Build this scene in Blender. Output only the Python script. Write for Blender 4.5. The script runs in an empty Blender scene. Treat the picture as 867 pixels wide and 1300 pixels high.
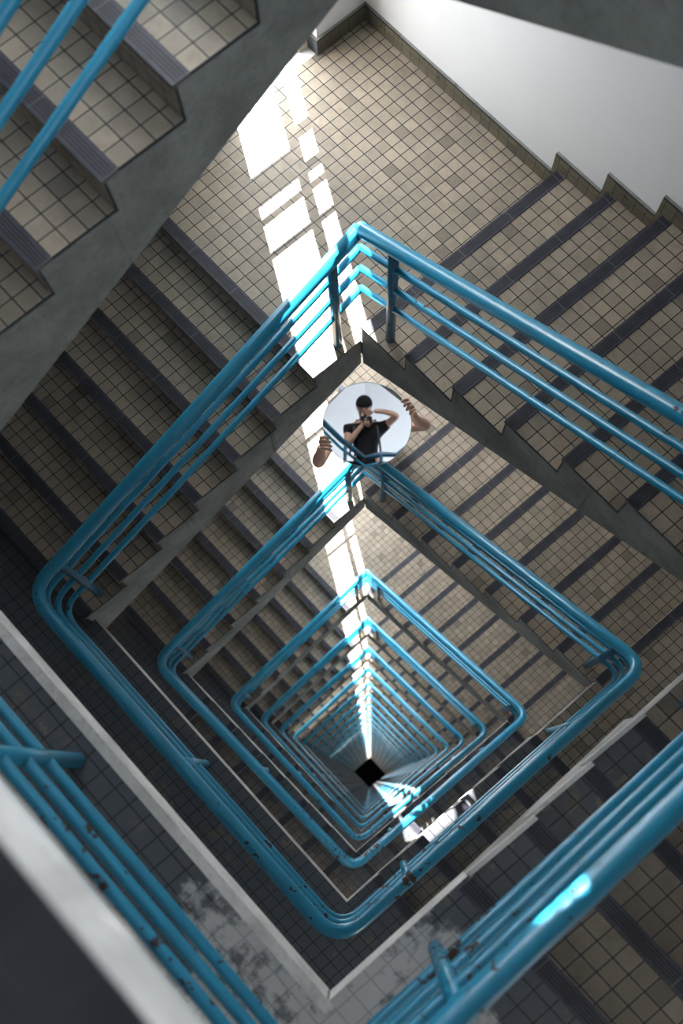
import bpy, bmesh, math, random
from mathutils import Vector, Matrix
random.seed(7)
SC = bpy.context.scene
COL = SC.collection

# ------------------------------------------------------------------ plan
# The shaft is a little out of square: plan coordinates (x along one side, y along
# the other) go to world metres through at().
SK = 0.0532766
def at(x, y, z):
    return Vector((x + y * math.sin(SK), y * math.cos(SK), z))
D = 1.874                      # window corner to far corner
WB, WR = 1.96, 2.02            # the opposite sides
XW, XE, YS, YN = -1.35, 3.22, -3.10, 1.25   # inner faces of the outer walls
OV = 0.014
TH = .16
def xe(s): return WB + (WR - WB) * s / D

SIDES = {
    'UL': lambda s, o, z: (-o, -s, z),
    'LL': lambda s, o, z: (s, -D - o, z),
    'LR': lambda s, o, z: (xe(s) + o, -D + s, z),
    'UR': lambda s, o, z: (WR - s, o, z),
}
WIDTH = {'UL': 1.35, 'LL': -YS - D, 'LR': XE - WR, 'UR': YN}

# ------------------------------------------------------------------ materials
def new_mat(name):
    m = bpy.data.materials.new(name); m.use_nodes = True
    nt = m.node_tree; b = nt.nodes['Principled BSDF']
    return m, nt, b
def N(nt, typ, **kw):
    n = nt.nodes.new(typ)
    for k, v in kw.items(): setattr(n, k, v)
    return n
def math_node(nt, op, a, b=None, c=None, clamp=False):
    n = nt.nodes.new('ShaderNodeMath'); n.operation = op; n.use_clamp = clamp
    for i, v in enumerate((a, b, c)):
        if v is None: continue
        if isinstance(v, (int, float)): n.inputs[i].default_value = v
        else: nt.links.new(v, n.inputs[i])
    return n.outputs[0]
def mixc(nt, f, a, b, mode='MIX'):
    n = nt.nodes.new('ShaderNodeMix'); n.data_type = 'RGBA'; n.blend_type = mode
    for i, v in ((0, f), (6, a), (7, b)):
        if isinstance(v, (int, float)): n.inputs[i].default_value = v
        elif isinstance(v, tuple): n.inputs[i].default_value = (*v, 1)
        else: nt.links.new(v, n.inputs[i])
    return n.outputs[2]
def noise(nt, scale, detail=4, rough=.6, vec=None, dims='3D'):
    n = N(nt, 'ShaderNodeTexNoise'); n.inputs['Scale'].default_value = scale
    n.inputs['Detail'].default_value = detail; n.inputs['Roughness'].default_value = rough
    if vec is not None: nt.links.new(vec, n.inputs['Vector'])
    return n.outputs[0]
def ramp(nt, v, lo, hi):
    n = N(nt, 'ShaderNodeMapRange'); n.interpolation_type = 'SMOOTHSTEP'
    nt.links.new(v, n.inputs['Value'])
    n.inputs['From Min'].default_value = lo; n.inputs['From Max'].default_value = hi
    return n.outputs[0]
def bump(nt, b, h, strength=.4, dist=.002):
    n = N(nt, 'ShaderNodeBump'); n.inputs['Strength'].default_value = strength
    n.inputs['Distance'].default_value = dist
    nt.links.new(h, n.inputs['Height']); nt.links.new(n.outputs[0], b.inputs['Normal'])
def world_pos(nt):
    return N(nt, 'ShaderNodeNewGeometry').outputs['Position']

TILE = 0.0625
def tile_mat(name, c1, c2, soot=0.0, soot_edge=None, rough=.42, grout=(.022, .025, .032), patch=None):
    """square mosaic tiles from the metre UVs; a second uv layer holds the distance to the well"""
    m, nt, b = new_mat(name)
    uv = N(nt, 'ShaderNodeUVMap', uv_map='UVMap')
    sc = N(nt, 'ShaderNodeVectorMath', operation='SCALE'); nt.links.new(uv.outputs[0], sc.inputs[0])
    sc.inputs['Scale'].default_value = 1 / TILE
    sep = N(nt, 'ShaderNodeSeparateXYZ'); nt.links.new(sc.outputs[0], sep.inputs[0])
    fl = N(nt, 'ShaderNodeVectorMath', operation='FLOOR'); nt.links.new(sc.outputs[0], fl.inputs[0])
    oi = N(nt, 'ShaderNodeObjectInfo')
    add = N(nt, 'ShaderNodeVectorMath', operation='ADD'); nt.links.new(fl.outputs[0], add.inputs[0])
    cmb = N(nt, 'ShaderNodeCombineXYZ'); nt.links.new(oi.outputs['Random'], cmb.inputs[2])
    nt.links.new(cmb.outputs[0], add.inputs[1])
    wn = N(nt, 'ShaderNodeTexWhiteNoise'); nt.links.new(add.outputs[0], wn.inputs['Vector'])
    rnd = wn.outputs['Value']
    def dist(v):
        f = math_node(nt, 'FRACT', v)
        return math_node(nt, 'MINIMUM', f, math_node(nt, 'SUBTRACT', 1.0, f))
    d = math_node(nt, 'MINIMUM', dist(sep.outputs[0]), dist(sep.outputs[1]))
    jit = math_node(nt, 'MULTIPLY', math_node(nt, 'SUBTRACT', noise(nt, 90, 2), .5), .012)
    d = math_node(nt, 'ADD', d, jit)
    face = ramp(nt, d, .028, .050)
    rim = math_node(nt, 'SUBTRACT', 1.0, ramp(nt, d, .05, .13))
    P = world_pos(nt)
    n1 = noise(nt, 1.7, 6, .65, P); n2 = noise(nt, 22, 5, .7, P)
    col = mixc(nt, rnd, c1, c2)
    col = mixc(nt, math_node(nt, 'MULTIPLY', rim, .22), col, tuple(min(1, c * 1.5) for c in c1))
    dark = math_node(nt, 'MULTIPLY_ADD', n1, .9, math_node(nt, 'MULTIPLY', n2, .55))
    dk = ramp(nt, dark, .55, 1.0)
    col = mixc(nt, math_node(nt, 'MULTIPLY', dk, .55), col, tuple(c * .42 for c in c2))
    odd = ramp(nt, wn.outputs['Value'], .965, .975)
    col = mixc(nt, math_node(nt, 'MULTIPLY', odd, .35), col, (.07, .06, .05))
    if soot:
        n3 = noise(nt, 9, 5, .6, P)
        if soot_edge is None:
            f = math_node(nt, 'MULTIPLY', ramp(nt, n3, .66, .58), soot)
        else:
            e = N(nt, 'ShaderNodeUVMap', uv_map='Edge')
            se = N(nt, 'ShaderNodeSeparateXYZ'); nt.links.new(e.outputs[0], se.inputs[0])
            dd = math_node(nt, 'MULTIPLY_ADD', math_node(nt, 'SUBTRACT', n3, .5), .55, se.outputs[0])
            dd = math_node(nt, 'MULTIPLY_ADD', math_node(nt, 'SUBTRACT', rnd, .5), .10, dd)
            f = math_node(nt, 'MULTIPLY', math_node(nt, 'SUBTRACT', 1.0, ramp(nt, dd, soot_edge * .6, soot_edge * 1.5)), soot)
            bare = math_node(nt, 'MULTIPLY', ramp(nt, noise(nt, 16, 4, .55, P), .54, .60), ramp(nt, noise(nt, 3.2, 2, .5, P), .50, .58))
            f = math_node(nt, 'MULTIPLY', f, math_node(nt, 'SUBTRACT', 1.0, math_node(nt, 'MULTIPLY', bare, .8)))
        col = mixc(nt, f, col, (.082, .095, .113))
        grout2 = mixc(nt, math_node(nt, 'MULTIPLY', f, .6), grout, (.028, .032, .038))
        col = mixc(nt, face, grout2, col)
    else:
        col = mixc(nt, face, grout, col)
    if patch:       # worn-through cement where the tiles have gone, with its own ragged outline
        px, py, pr = patch
        c0 = at(px, py, 0)
        d0 = N(nt, 'ShaderNodeVectorMath', operation='DISTANCE')
        fl2 = N(nt, 'ShaderNodeVectorMath', operation='MULTIPLY'); nt.links.new(P, fl2.inputs[0]); fl2.inputs[1].default_value = (1, 1, 0)
        nt.links.new(fl2.outputs[0], d0.inputs[0]); d0.inputs[1].default_value = (c0.x, c0.y, 0)
        nz = noise(nt, 5.5, 6, .62, P)
        pd = math_node(nt, 'MULTIPLY_ADD', math_node(nt, 'SUBTRACT', nz, .5), .9, d0.outputs['Value'])
        pm = math_node(nt, 'SUBTRACT', 1.0, ramp(nt, pd, pr * .88, pr * 1.12))
        cem = mixc(nt, ramp(nt, noise(nt, 10, 7, .7, P), .50, .64), (.50, .505, .51), (.13, .137, .145))
        cem = mixc(nt, math_node(nt, 'MULTIPLY', math_node(nt, 'SUBTRACT', 1.0, face), .35), cem, (.06, .062, .066))
        col = mixc(nt, pm, col, cem)
    nt.links.new(col, b.inputs['Base Color'])
    r = math_node(nt, 'MULTIPLY_ADD', n2, .35, rough - .15)
    nt.links.new(r, b.inputs['Roughness'])
    b.inputs['Specular IOR Level'].default_value = .35
    bump(nt, b, math_node(nt, 'MULTIPLY_ADD', n2, .06, face), .5, .0015)
    return m

def concrete_mat(name, c1, c2, streak=0.0, rough=.85, scale=3.0, stain=None):
    m, nt, b = new_mat(name)
    P = world_pos(nt)
    n1 = noise(nt, scale, 8, .65, P); n2 = noise(nt, 40, 6, .7, P)
    col = mixc(nt, ramp(nt, n1, .35, .68), c1, c2)
    col = mixc(nt, math_node(nt, 'MULTIPLY', ramp(nt, n2, .45, .72), .35), col, tuple(c * .55 for c in c1))
    if streak:
        mp = N(nt, 'ShaderNodeMapping'); mp.inputs['Scale'].default_value = (14, 14, .7)
        nt.links.new(P, mp.inputs[0])
        n3 = noise(nt, 1.0, 4, .6, mp.outputs[0])
        col = mixc(nt, math_node(nt, 'MULTIPLY', ramp(nt, n3, .62, .72), streak), col, tuple(c * .35 for c in c1))
    if stain:
        n4 = noise(nt, 7, 6, .7, P)
        col = mixc(nt, ramp(nt, n4, .50, .60), col, stain)
    nt.links.new(col, b.inputs['Base Color'])
    b.inputs['Roughness'].default_value = rough
    b.inputs['Specular IOR Level'].default_value = .2
    bump(nt, b, math_node(nt, 'ADD', n1, math_node(nt, 'MULTIPLY', n2, .4)), .45, .006)
    return m

def nosing_mat():
    m, nt, b = new_mat('nosing_rubber')
    uv = N(nt, 'ShaderNodeUVMap', uv_map='UVMap')
    sep = N(nt, 'ShaderNodeSeparateXYZ'); nt.links.new(uv.outputs[0], sep.inputs[0])
    g = math_node(nt, 'FRACT', math_node(nt, 'DIVIDE', sep.outputs[0], .0098))
    band = math_node(nt, 'LESS_THAN', math_node(nt, 'ABSOLUTE', math_node(nt, 'SUBTRACT', sep.outputs[0], .027)), .0196)
    gr = math_node(nt, 'MULTIPLY', ramp(nt, math_node(nt, 'ABSOLUTE', math_node(nt, 'SUBTRACT', g, .5)), .30, .20), band)
    j = math_node(nt, 'FRACT', math_node(nt, 'DIVIDE', sep.outputs[1], .30))
    jm = math_node(nt, 'LESS_THAN', j, .012)
    P = world_pos(nt); n1 = noise(nt, 14, 5, .6, P)
    col = mixc(nt, ramp(nt, n1, .3, .75), (.030, .031, .046), (.062, .064, .088))
    col = mixc(nt, gr, col, (.010, .010, .014))
    col = mixc(nt, jm, col, (.11, .11, .11))
    nt.links.new(col, b.inputs['Base Color'])
    b.inputs['Roughness'].default_value = .50
    bump(nt, b, math_node(nt, 'SUBTRACT', 1.0, gr), .8, .002)
    return m

def paint_mat(name, c1, c2, chip=.0, rough=.30, rust=(.035, .018, .012)):
    m, nt, b = new_mat(name)
    P = world_pos(nt)
    n1 = noise(nt, 6, 4, .6, P); n2 = noise(nt, 26, 7, .62, P); n3 = noise(nt, 3.1, 3, .6, P)
    col = mixc(nt, n1, c1, c2)
    # paint is worn most round the bottom corner of the well, where hands turn
    cB = at(WB, -D, 0)
    fl2 = N(nt, 'ShaderNodeVectorMath', operation='MULTIPLY'); nt.links.new(P, fl2.inputs[0]); fl2.inputs[1].default_value = (1, 1, 0)
    d0 = N(nt, 'ShaderNodeVectorMath', operation='DISTANCE'); nt.links.new(fl2.outputs[0], d0.inputs[0]); d0.inputs[1].default_value = (cB.x, cB.y, 0)
    wear = math_node(nt, 'MULTIPLY', math_node(nt, 'SUBTRACT', 1.0, ramp(nt, d0.outputs['Value'], .1, 1.2)), .105)
    f = ramp(nt, math_node(nt, 'ADD', wear, math_node(nt, 'ADD', n2, math_node(nt, 'MULTIPLY', n3, .55))), 1.03 - chip, 1.05 - chip)
    col = mixc(nt, f, col, rust)
    nt.links.new(col, b.inputs['Base Color'])
    nt.links.new(math_node(nt, 'MULTIPLY_ADD', f, .4, rough), b.inputs['Roughness'])
    b.inputs['Specular IOR Level'].default_value = .5
    bump(nt, b, math_node(nt, 'ADD', math_node(nt, 'MULTIPLY', n2, .25), math_node(nt, 'SUBTRACT', 1.0, f)), .25, .0015)
    return m

def plain_mat(name, c, rough=.6, metal=0., nscale=0, spec=.5, namp=.25):
    m, nt, b = new_mat(name)
    if nscale:
        n1 = noise(nt, nscale, 5, .6, world_pos(nt))
        col = mixc(nt, n1, tuple(x * (1 - namp) for x in c), tuple(min(1, x * (1 + namp)) for x in c))
        nt.links.new(col, b.inputs['Base Color'])
    else: b.inputs['Base Color'].default_value = (*c, 1)
    b.inputs['Roughness'].default_value = rough; b.inputs['Metallic'].default_value = metal
    b.inputs['Specular IOR Level'].default_value = spec
    return m

M = {}
M['tile'] = tile_mat('beige_mosaic', (.42, .345, .265), (.31, .262, .205))
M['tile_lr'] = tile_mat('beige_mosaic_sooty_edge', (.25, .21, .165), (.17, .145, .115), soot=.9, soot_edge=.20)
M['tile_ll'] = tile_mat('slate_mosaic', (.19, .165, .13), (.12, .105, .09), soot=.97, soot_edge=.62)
M['tile_l0'] = tile_mat('slate_mosaic_broken', (.20, .175, .14), (.13, .115, .10), soot=.95, soot_edge=.62, patch=(WB + .02, -D - .04, .43))
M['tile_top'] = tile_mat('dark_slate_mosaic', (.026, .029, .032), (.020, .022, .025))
M['skirt'] = tile_mat('skirting_mosaic', (.17, .145, .100), (.115, .10, .070), rough=.3)
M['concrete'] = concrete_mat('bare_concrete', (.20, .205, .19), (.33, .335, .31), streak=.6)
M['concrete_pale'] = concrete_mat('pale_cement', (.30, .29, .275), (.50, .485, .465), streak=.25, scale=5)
M['concrete_deep_shade'] = concrete_mat('shaded_pale_cement', (.10, .10, .10), (.19, .185, .18), streak=.3, scale=5)  # darker copy of the pale cement, painting shade onto the far-down rings
M['edge_paint'] = concrete_mat('whitewashed_edge', (.58, .57, .55), (.80, .79, .77), streak=.2, scale=7)
M['cement_patch'] = concrete_mat('mottled_cement', (.30, .30, .30), (.12, .125, .13), scale=9, stain=(.045, .05, .052))
M['plaster'] = plain_mat('white_plaster', (.70, .695, .70), .9, nscale=1.6, spec=.2, namp=.10)
M['nosing'] = nosing_mat()
M['blue'] = paint_mat('blue_gloss_paint', (.014, .205, .345), (.020, .28, .455), chip=.06)
M['blue_post'] = paint_mat('worn_post_and_backlit_rail_paint', (.010, .085, .16), (.03, .15, .25), chip=.12, rust=(.08, .075, .07))
M['wood'] = plain_mat('painted_timber', (.55, .47, .35), .5, nscale=12)
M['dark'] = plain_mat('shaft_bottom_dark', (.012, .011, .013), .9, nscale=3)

# ------------------------------------------------------------------ mesh helper
class MB:
    """collects faces given in plan coordinates with optional UVs, links them as ONE mesh object"""
    def __init__(self): self.v = []; self.f = []; self.m = []; self.uv = []; self.ed = []
    def face(self, pts, mi=0, uv=None, ed=None, plan=True):
        i = len(self.v)
        self.v += [at(*p) if plan else Vector(p) for p in pts]
        self.f.append(list(range(i, i + len(pts)))); self.m.append(mi)
        self.uv.append(uv or [(0, 0)] * len(pts)); self.ed.append(ed or [0.5] * len(pts))
    def build(self, name, mats, parent=None, origin=(0, 0, 0), smooth=False, merge=True):
        me = bpy.data.meshes.new(name)
        o0 = Vector(origin)
        me.from_pydata([v - o0 for v in self.v], [], self.f)
        for m in (mats if isinstance(mats, (list, tuple)) else [mats]): me.materials.append(m)
        l1 = me.uv_layers.new(name='UVMap'); l2 = me.uv_layers.new(name='Edge')
        for p, mi, uv, ed in zip(me.polygons, self.m, self.uv, self.ed):
            p.material_index = mi; p.use_smooth = smooth
            for j, li in enumerate(p.loop_indices):
                l1.data[li].uv = uv[j]; l2.data[li].uv = (ed[j], 0)
        bm = bmesh.new(); bm.from_mesh(me)
        if merge: bmesh.ops.remove_doubles(bm, verts=bm.verts, dist=1e-5)
        bmesh.ops.recalc_face_normals(bm, faces=bm.faces)
        bm.to_mesh(me); bm.free()
        o = bpy.data.objects.new(name, me); COL.objects.link(o)
        if parent is not None: o.parent = parent
        return o

def hexa(mb, fn, s0, s1, o0, o1, z0, z1, mi=0, mis=None, uvo=(0, 0)):
    """box in a side frame fn(s, out, z). mi top material, mis the rest"""
    if mis is None: mis = mi
    P = lambda s, o, z: fn(s, o, z)
    U = lambda s, o: (s - uvo[0], o - uvo[1])
    mb.face([P(s0, o0, z1), P(s1, o0, z1), P(s1, o1, z1), P(s0, o1, z1)], mi,
            [U(s0, o0), U(s1, o0), U(s1, o1), U(s0, o1)], [o0, o0, o1, o1])
    mb.face([P(s0, o0, z0), P(s1, o0, z0), P(s1, o1, z0), P(s0, o1, z0)], mis)
    mb.face([P(s1, o0, z0), P(s1, o1, z0), P(s1, o1, z1), P(s1, o0, z1)], mis,
            [(z0 - z1, o0), (z0 - z1, o1), (0, o1), (0, o0)], [o0, o1, o1, o0])
    mb.face([P(s0, o0, z0), P(s0, o1, z0), P(s0, o1, z1), P(s0, o0, z1)], mis,
            [(z0 - z1, o0), (z0 - z1, o1), (0, o1), (0, o0)], [o0, o1, o1, o0])
    mb.face([P(s0, o0, z0), P(s1, o0, z0), P(s1, o0, z1), P(s0, o0, z1)], mis)
    mb.face([P(s0, o1, z0), P(s1, o1, z0), P(s1, o1, z1), P(s0, o1, z1)], mis)

def box(mb, x0, x1, y0, y1, z0, z1, mi=0):
    hexa(mb, lambda s, o, z: (s, o, z), x0, x1, y0, y1, z0, z1, mi)

def tag(o, label=None, cat=None, group=None, kind=None):
    if label: o['label'] = label
    if cat: o['category'] = cat
    if group: o['group'] = group
    if kind: o['kind'] = kind
    return o
def empty(name, loc):
    o = bpy.data.objects.new(name, None); COL.objects.link(o); o.location = loc
    o.empty_display_size = .1
    return o
def copy_tree(o, dz, parent=None):
    c = o.copy(); COL.objects.link(c); c.parent = parent
    if parent is None: c.location = o.location + Vector((0, 0, dz))
    for ch in list(o.children): copy_tree(ch, 0, c)
    return c

# ------------------------------------------------------------------ tubes
def fillet(pts, rad, n=6):
    out = [pts[0]]
    for i in range(1, len(pts) - 1):
        p, a, b = pts[i], pts[i - 1], pts[i + 1]
        da, db = (a - p), (b - p)
        r = min(rad, da.length * .45, db.length * .45)
        if da.normalized().dot(db.normalized()) < -.995: out.append(p); continue
        A = p + da.normalized() * r; B = p + db.normalized() * r
        for k in range(n + 1):
            t = k / n; out.append(A * (1 - t) ** 2 + p * 2 * t * (1 - t) + B * t * t)
    out.append(pts[-1]); return out
def tube(mb, pts, r, seg=12, cap=True):
    n = len(pts); rings = []
    up = Vector((0, 0, 1))
    for i, p in enumerate(pts):
        t = (pts[min(i + 1, n - 1)] - pts[max(i - 1, 0)]).normalized()
        a = t.cross(up)
        if a.length < 1e-3: a = t.cross(Vector((1, 0, 0)))
        a.normalize(); b = a.cross(t).normalized()
        rr = r[i] if isinstance(r, (list, tuple)) else r
        rings.append([p + (a * math.cos(2 * math.pi * k / seg) + b * math.sin(2 * math.pi * k / seg)) * rr for k in range(seg)])
    for i in range(n - 1):
        for k in range(seg):
            q = (k + 1) % seg
            mb.face([rings[i][k], rings[i][q], rings[i + 1][q], rings[i + 1][k]], plan=False)
    if cap:
        mb.face(rings[0][::-1], plan=False); mb.face(rings[-1], plan=False)

# ------------------------------------------------------------------ storeys
def nos(s0, g, n): return [s0 + g * k for k in range(n)]
G = .286
def ring(T, nUL, rUL, LL, LR, nUR, rUR, Tn, p0=.295):
    """T window landing level; LL, LR = (first nosing, going, count, rise) or None; Tn next landing"""
    r = dict(T=T, Tn=Tn)
    r['UL'] = (nos(p0, .268, nUL), T, rUL); r['L'] = T - nUL * rUL
    z = r['L']
    if LL: r['LL'] = (nos(*LL[:3]), z, LL[3]); z -= LL[2] * LL[3]
    else: r['LL'] = None
    r['B'] = z
    r['LR'] = (nos(*LR[:3]), z, LR[3]); z -= LR[2] * LR[3]
    r['R'] = z
    r['UR'] = (nos(WR - (nUR - 1) * G, G, nUR), z, rUR)
    return r
T0, T1, T2, T3, T4 = 2.70, 0.0, -3.03, -7.40, -10.85
RINGS = [
    ring(T0, 7, .151, None, (.53, .255, 4, .1264), 7, .1625, T1, .315),
    ring(T1, 7, .128, None, (.22, .287, 5, .1612), 8, .1656, T2),
    ring(T2, 7, .131, (.30, .275, 7, .134), (.01, .262, 8, .151), 8, .1625, T3),
    ring(T3, 7, .130, (.36, .285, 5, .1378), (.40, .28, 4, .1378), 8, .1625, T4),
]
H = 3.35
NR = 30
zz = T4
for k in range(4, NR):
    RINGS.append(ring(zz, 7, .130, (.36, .285, 5, .1267), (.40, .28, 4, .1267), 8, .1625, zz - H)); zz -= H
ZBOT = zz
# the uppermost turn: only the photographer's own landing and the flight down from it
TOPZ = 3.85

SIDE_TXT = {
    'UL': 'going down from the window landing, small risers in shade',
    'LL': 'opposite the window wall side',
    'LR': '', 'UR': ''}
ORD = ['topmost', 'second', 'third', 'fourth', 'fifth', 'sixth', 'seventh']
WHERE = {
    'UL': 'dark-risered flight dropping from the window landing, {o} turn down the shaft',
    'LL': 'narrow-looking stair flight along the shaded lower side, {o} turn down the shaft',
    'LR': 'stair flight with sooty inner edge facing the window landing, {o} turn down the shaft',
    'UR': 'beige tiled stair flight climbing from the window landing, {o} turn down the shaft',
}
DEEP = {
    'UL': 'far-off flight dropping from its window landing, one of the tiny rings near the dark centre',
    'LL': 'far-off flight on the shaded lower side, one of the tiny rings near the dark centre',
    'LR': 'far-off flight facing its window landing, one of the tiny rings near the dark centre',
    'UR': 'far-off flight climbing from its window landing, one of the tiny rings near the dark centre',
}
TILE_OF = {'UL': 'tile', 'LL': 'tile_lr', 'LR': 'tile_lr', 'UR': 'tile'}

def stringer(mb, side, P, z0, r, mi=0, waist=None):
    """sawtooth concrete body of a flight, full width"""
    fn, w = SIDES[side], WIDTH[side]
    n = len(P); slope = r / (P[1] - P[0])
    a0 = P[0] - OV; a1 = P[-1] - OV
    top = []
    for k in range(n - 1):
        top += [(P[k] - OV, z0 - (k + 1) * r - .012), (P[k + 1] - OV, z0 - (k + 1) * r - .012)]
    top = [(a0, z0 - .02)] + top
    if waist is None: waist = {'UL': .43, 'UR': .43, 'LL': .30, 'LR': .25}[side]
    zb = lambda s: z0 - (s - P[0]) * slope - waist
    bot = [(a1 + .0, zb(a1)), (a0 - .0, zb(a0))]
    # end face goes down to the lower landing's underside
    ztop_end = z0 - (n - 1) * r - .012
    poly = top + [(a1, min(ztop_end - .1, zb(a1)))]
    if zb(a0) < z0 - TH - .002:                      # the soffit runs on under the landing until it meets its underside
        sx = max(0.0, a0 - (z0 - TH - zb(a0)) / slope)
        poly.append((sx, zb(sx)))
        if zb(sx) < z0 - TH - .002: poly.append((sx, z0 - TH - .001))
        poly.append((a0, z0 - TH - .001))
    else: poly.append((a0, zb(a0)))
    pin = [fn(s, .0, z) for s, z in poly]; pout = [fn(s, w, z) for s, z in poly]
    mb.face(pin, mi); mb.face(pout[::-1], mi)
    for i in range(len(poly)):
        j = (i + 1) % len(poly)
        mb.face([pin[i], pin[j], pout[j], pout[i]], mi)

def step_mesh(mb, side, P, z0, r, k, mi=0):
    """tiled tread k (1..n-1) and the riser under nosing k-1"""
    fn, w = SIDES[side], WIDTH[side]
    n = len(P)
    zt = z0 - k * r
    s0 = P[k - 1] - OV
    if k < n:
        s1 = P[k] - .058
        hexa(mb, fn, s0, P[k] - OV - .001, .003, w, zt - .012, zt, mi, uvo=(s1, .003))
    zr1 = z0 - (k - 1) * r - .012
    hexa(mb, fn, s0, s0 + .008, .003, w, zt, zr1, mi, uvo=(0, .003))
def nose_mesh(mb, side, P, z0, r, k, mi=0):
    fn, w = SIDES[side], WIDTH[side]
    z = z0 - k * r
    hexa(mb, fn, P[k] - .058, P[k], .001, w - .02, z - .016, z + .004, mi, uvo=(P[k] - .058, 0))

def build_flight(side, spec, zT, label, detail=True, group=None, waist=None):
    P, z0, r = spec
    fn = SIDES[side]
    base = at(*fn(P[-1], 0, z0 - len(P) * r))
    root = empty('stair_flight', base)
    tag(root, label, 'stairs', group)
    tm = M[TILE_OF[side]]
    if detail:
        mb = MB(); stringer(mb, side, P, z0, r, 0, waist)
        mb.build('stringer', M['concrete'] if side in ('UL', 'UR') else (M['concrete_pale'] if detail else M['concrete_deep_shade']), root, base)
        for k in range(1, len(P) + 1):
            mb = MB(); step_mesh(mb, side, P, z0, r, k)
            st = mb.build('step', tm, root, base)
            mb = MB(); nose_mesh(mb, side, P, z0, r, k - 1)
            mb.build('nosing_strip', M['nosing'], st, base)
    else:
        mb = MB(); stringer(mb, side, P, z0, r, 0)
        mb.build('stringer', M['concrete'] if side in ('UL', 'UR') else (M['concrete_pale'] if detail else M['concrete_deep_shade']), root, base)  # far-down lower-side stringers carry their shade in the cement colour
        mb = MB()
        for k in range(1, len(P) + 1): step_mesh(mb, side, P, z0, r, k, 0)
        o = mb.build('tread_tiling', tm, root, base)
        mb = MB()
        for k in range(len(P)): nose_mesh(mb, side, P, z0, r, k, 0)
        mb.build('nosing_strips', M['nosing'], root, base)
    return root

def slab(poly, z, t, name, label, mats, edge_fn=None, cat='stair landing', group=None, uvo=(0, 0), kind=None):
    """landing: polygon in plan, tiled top, cement sides"""
    bx, by = poly[0]
    base = at(bx, by, z - t)
    mb = MB()
    top = [(x, y, z) for x, y in poly]; bot = [(x, y, z - t) for x, y in poly]
    ed = [edge_fn(x, y) if edge_fn else .5 for x, y in poly]
    # split the top into convex quads through the caller's polygon order (kept as one n-gon when convex)
    mb.face(top, 0, [(x - uvo[0], y - uvo[1]) for x, y in poly], ed)
    mb.face(bot[::-1], 1)
    for i in range(len(poly)):
        j = (i + 1) % len(poly)
        mb.face([top[i], top[j], bot[j], bot[i]], 1)
    o = mb.build(name, mats, None, base); o.location = base
    tag(o, label, cat, group, kind)
    return o

def multi_slab(rects, side_rects, z, t, name, label, mats, cat='stair landing', group=None, uvo=(0, 0)):
    """landing made of rectangles (x0,x1,y0,y1,edge_side) sharing one mesh; edge_side tells where the well is"""
    base = at(rects[0][0], rects[0][2], z - t)
    mb = MB()
    for (x0, x1, y0, y1, es) in rects:
        pts = [(x0, y0), (x1, y0), (x1, y1), (x0, y1)]
        def ev(x, y):
            if es == 'y1': return y1 - y
            if es == 'x0': return x - x0
            if es == 'x1': return x1 - x
            if es == 'y0': return y - y0
            if es == 'c': return max(abs(x - side_rects[0]), abs(y - side_rects[1]))
            return .9
        mb.face([(x, y, z) for x, y in pts], 0, [(x - uvo[0], y - uvo[1]) for x, y in pts], [ev(*p) for p in pts])
        mb.face([(x, y, z - t) for x, y in pts][::-1], 1)
    # outline sides: draw a side only where no neighbouring rectangle shares it
    def shared(x0, y0, x1, y1, me):
        mx, my = (x0 + x1) / 2, (y0 + y1) / 2
        for i, (a, b, c, d, _) in enumerate(rects):
            if i == me: continue
            if a - 1e-4 <= mx <= b + 1e-4 and c - 1e-4 <= my <= d + 1e-4: return True
        return False
    for i, (a, b, c, d, _) in enumerate(rects):
        for (p, q) in (((a, c), (b, c)), ((b, c), (b, d)), ((b, d), (a, d)), ((a, d), (a, c))):
            if not shared(*p, *q, i):
                mb.face([(p[0], p[1], z), (q[0], q[1], z), (q[0], q[1], z - t), (p[0], p[1], z - t)], 1)
    o = mb.build(name, mats, None, base); o.location = base
    tag(o, label, cat, group)
    return o

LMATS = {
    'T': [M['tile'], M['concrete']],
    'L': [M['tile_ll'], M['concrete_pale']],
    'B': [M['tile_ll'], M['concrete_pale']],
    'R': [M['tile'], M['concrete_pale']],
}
LLAB = {
    'T': 'beige tiled window landing at the top corner of its turn, {o} turn down the shaft',
    'L': 'dark tiled landing at the left corner of the well, {o} turn down the shaft',
    'B': 'tiled corner landing at the bottom corner of the well, {o} turn down the shaft',
    'R': 'tiled landing at the right corner of the well, {o} turn down the shaft',
    'W': 'long flat slate-tiled landing along the lower shaded side, {o} turn down the shaft',
}
LDEEP = {
    'T': 'far-off sunlit window landing, one of the tiny rings near the dark centre',
    'L': 'far-off shaded corner landing, one of the tiny rings near the dark centre',
    'B': 'far-off corner landing below the sun patches, one of the tiny rings near the dark centre',
    'R': 'far-off right-hand corner landing, one of the tiny rings near the dark centre',
}
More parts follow.
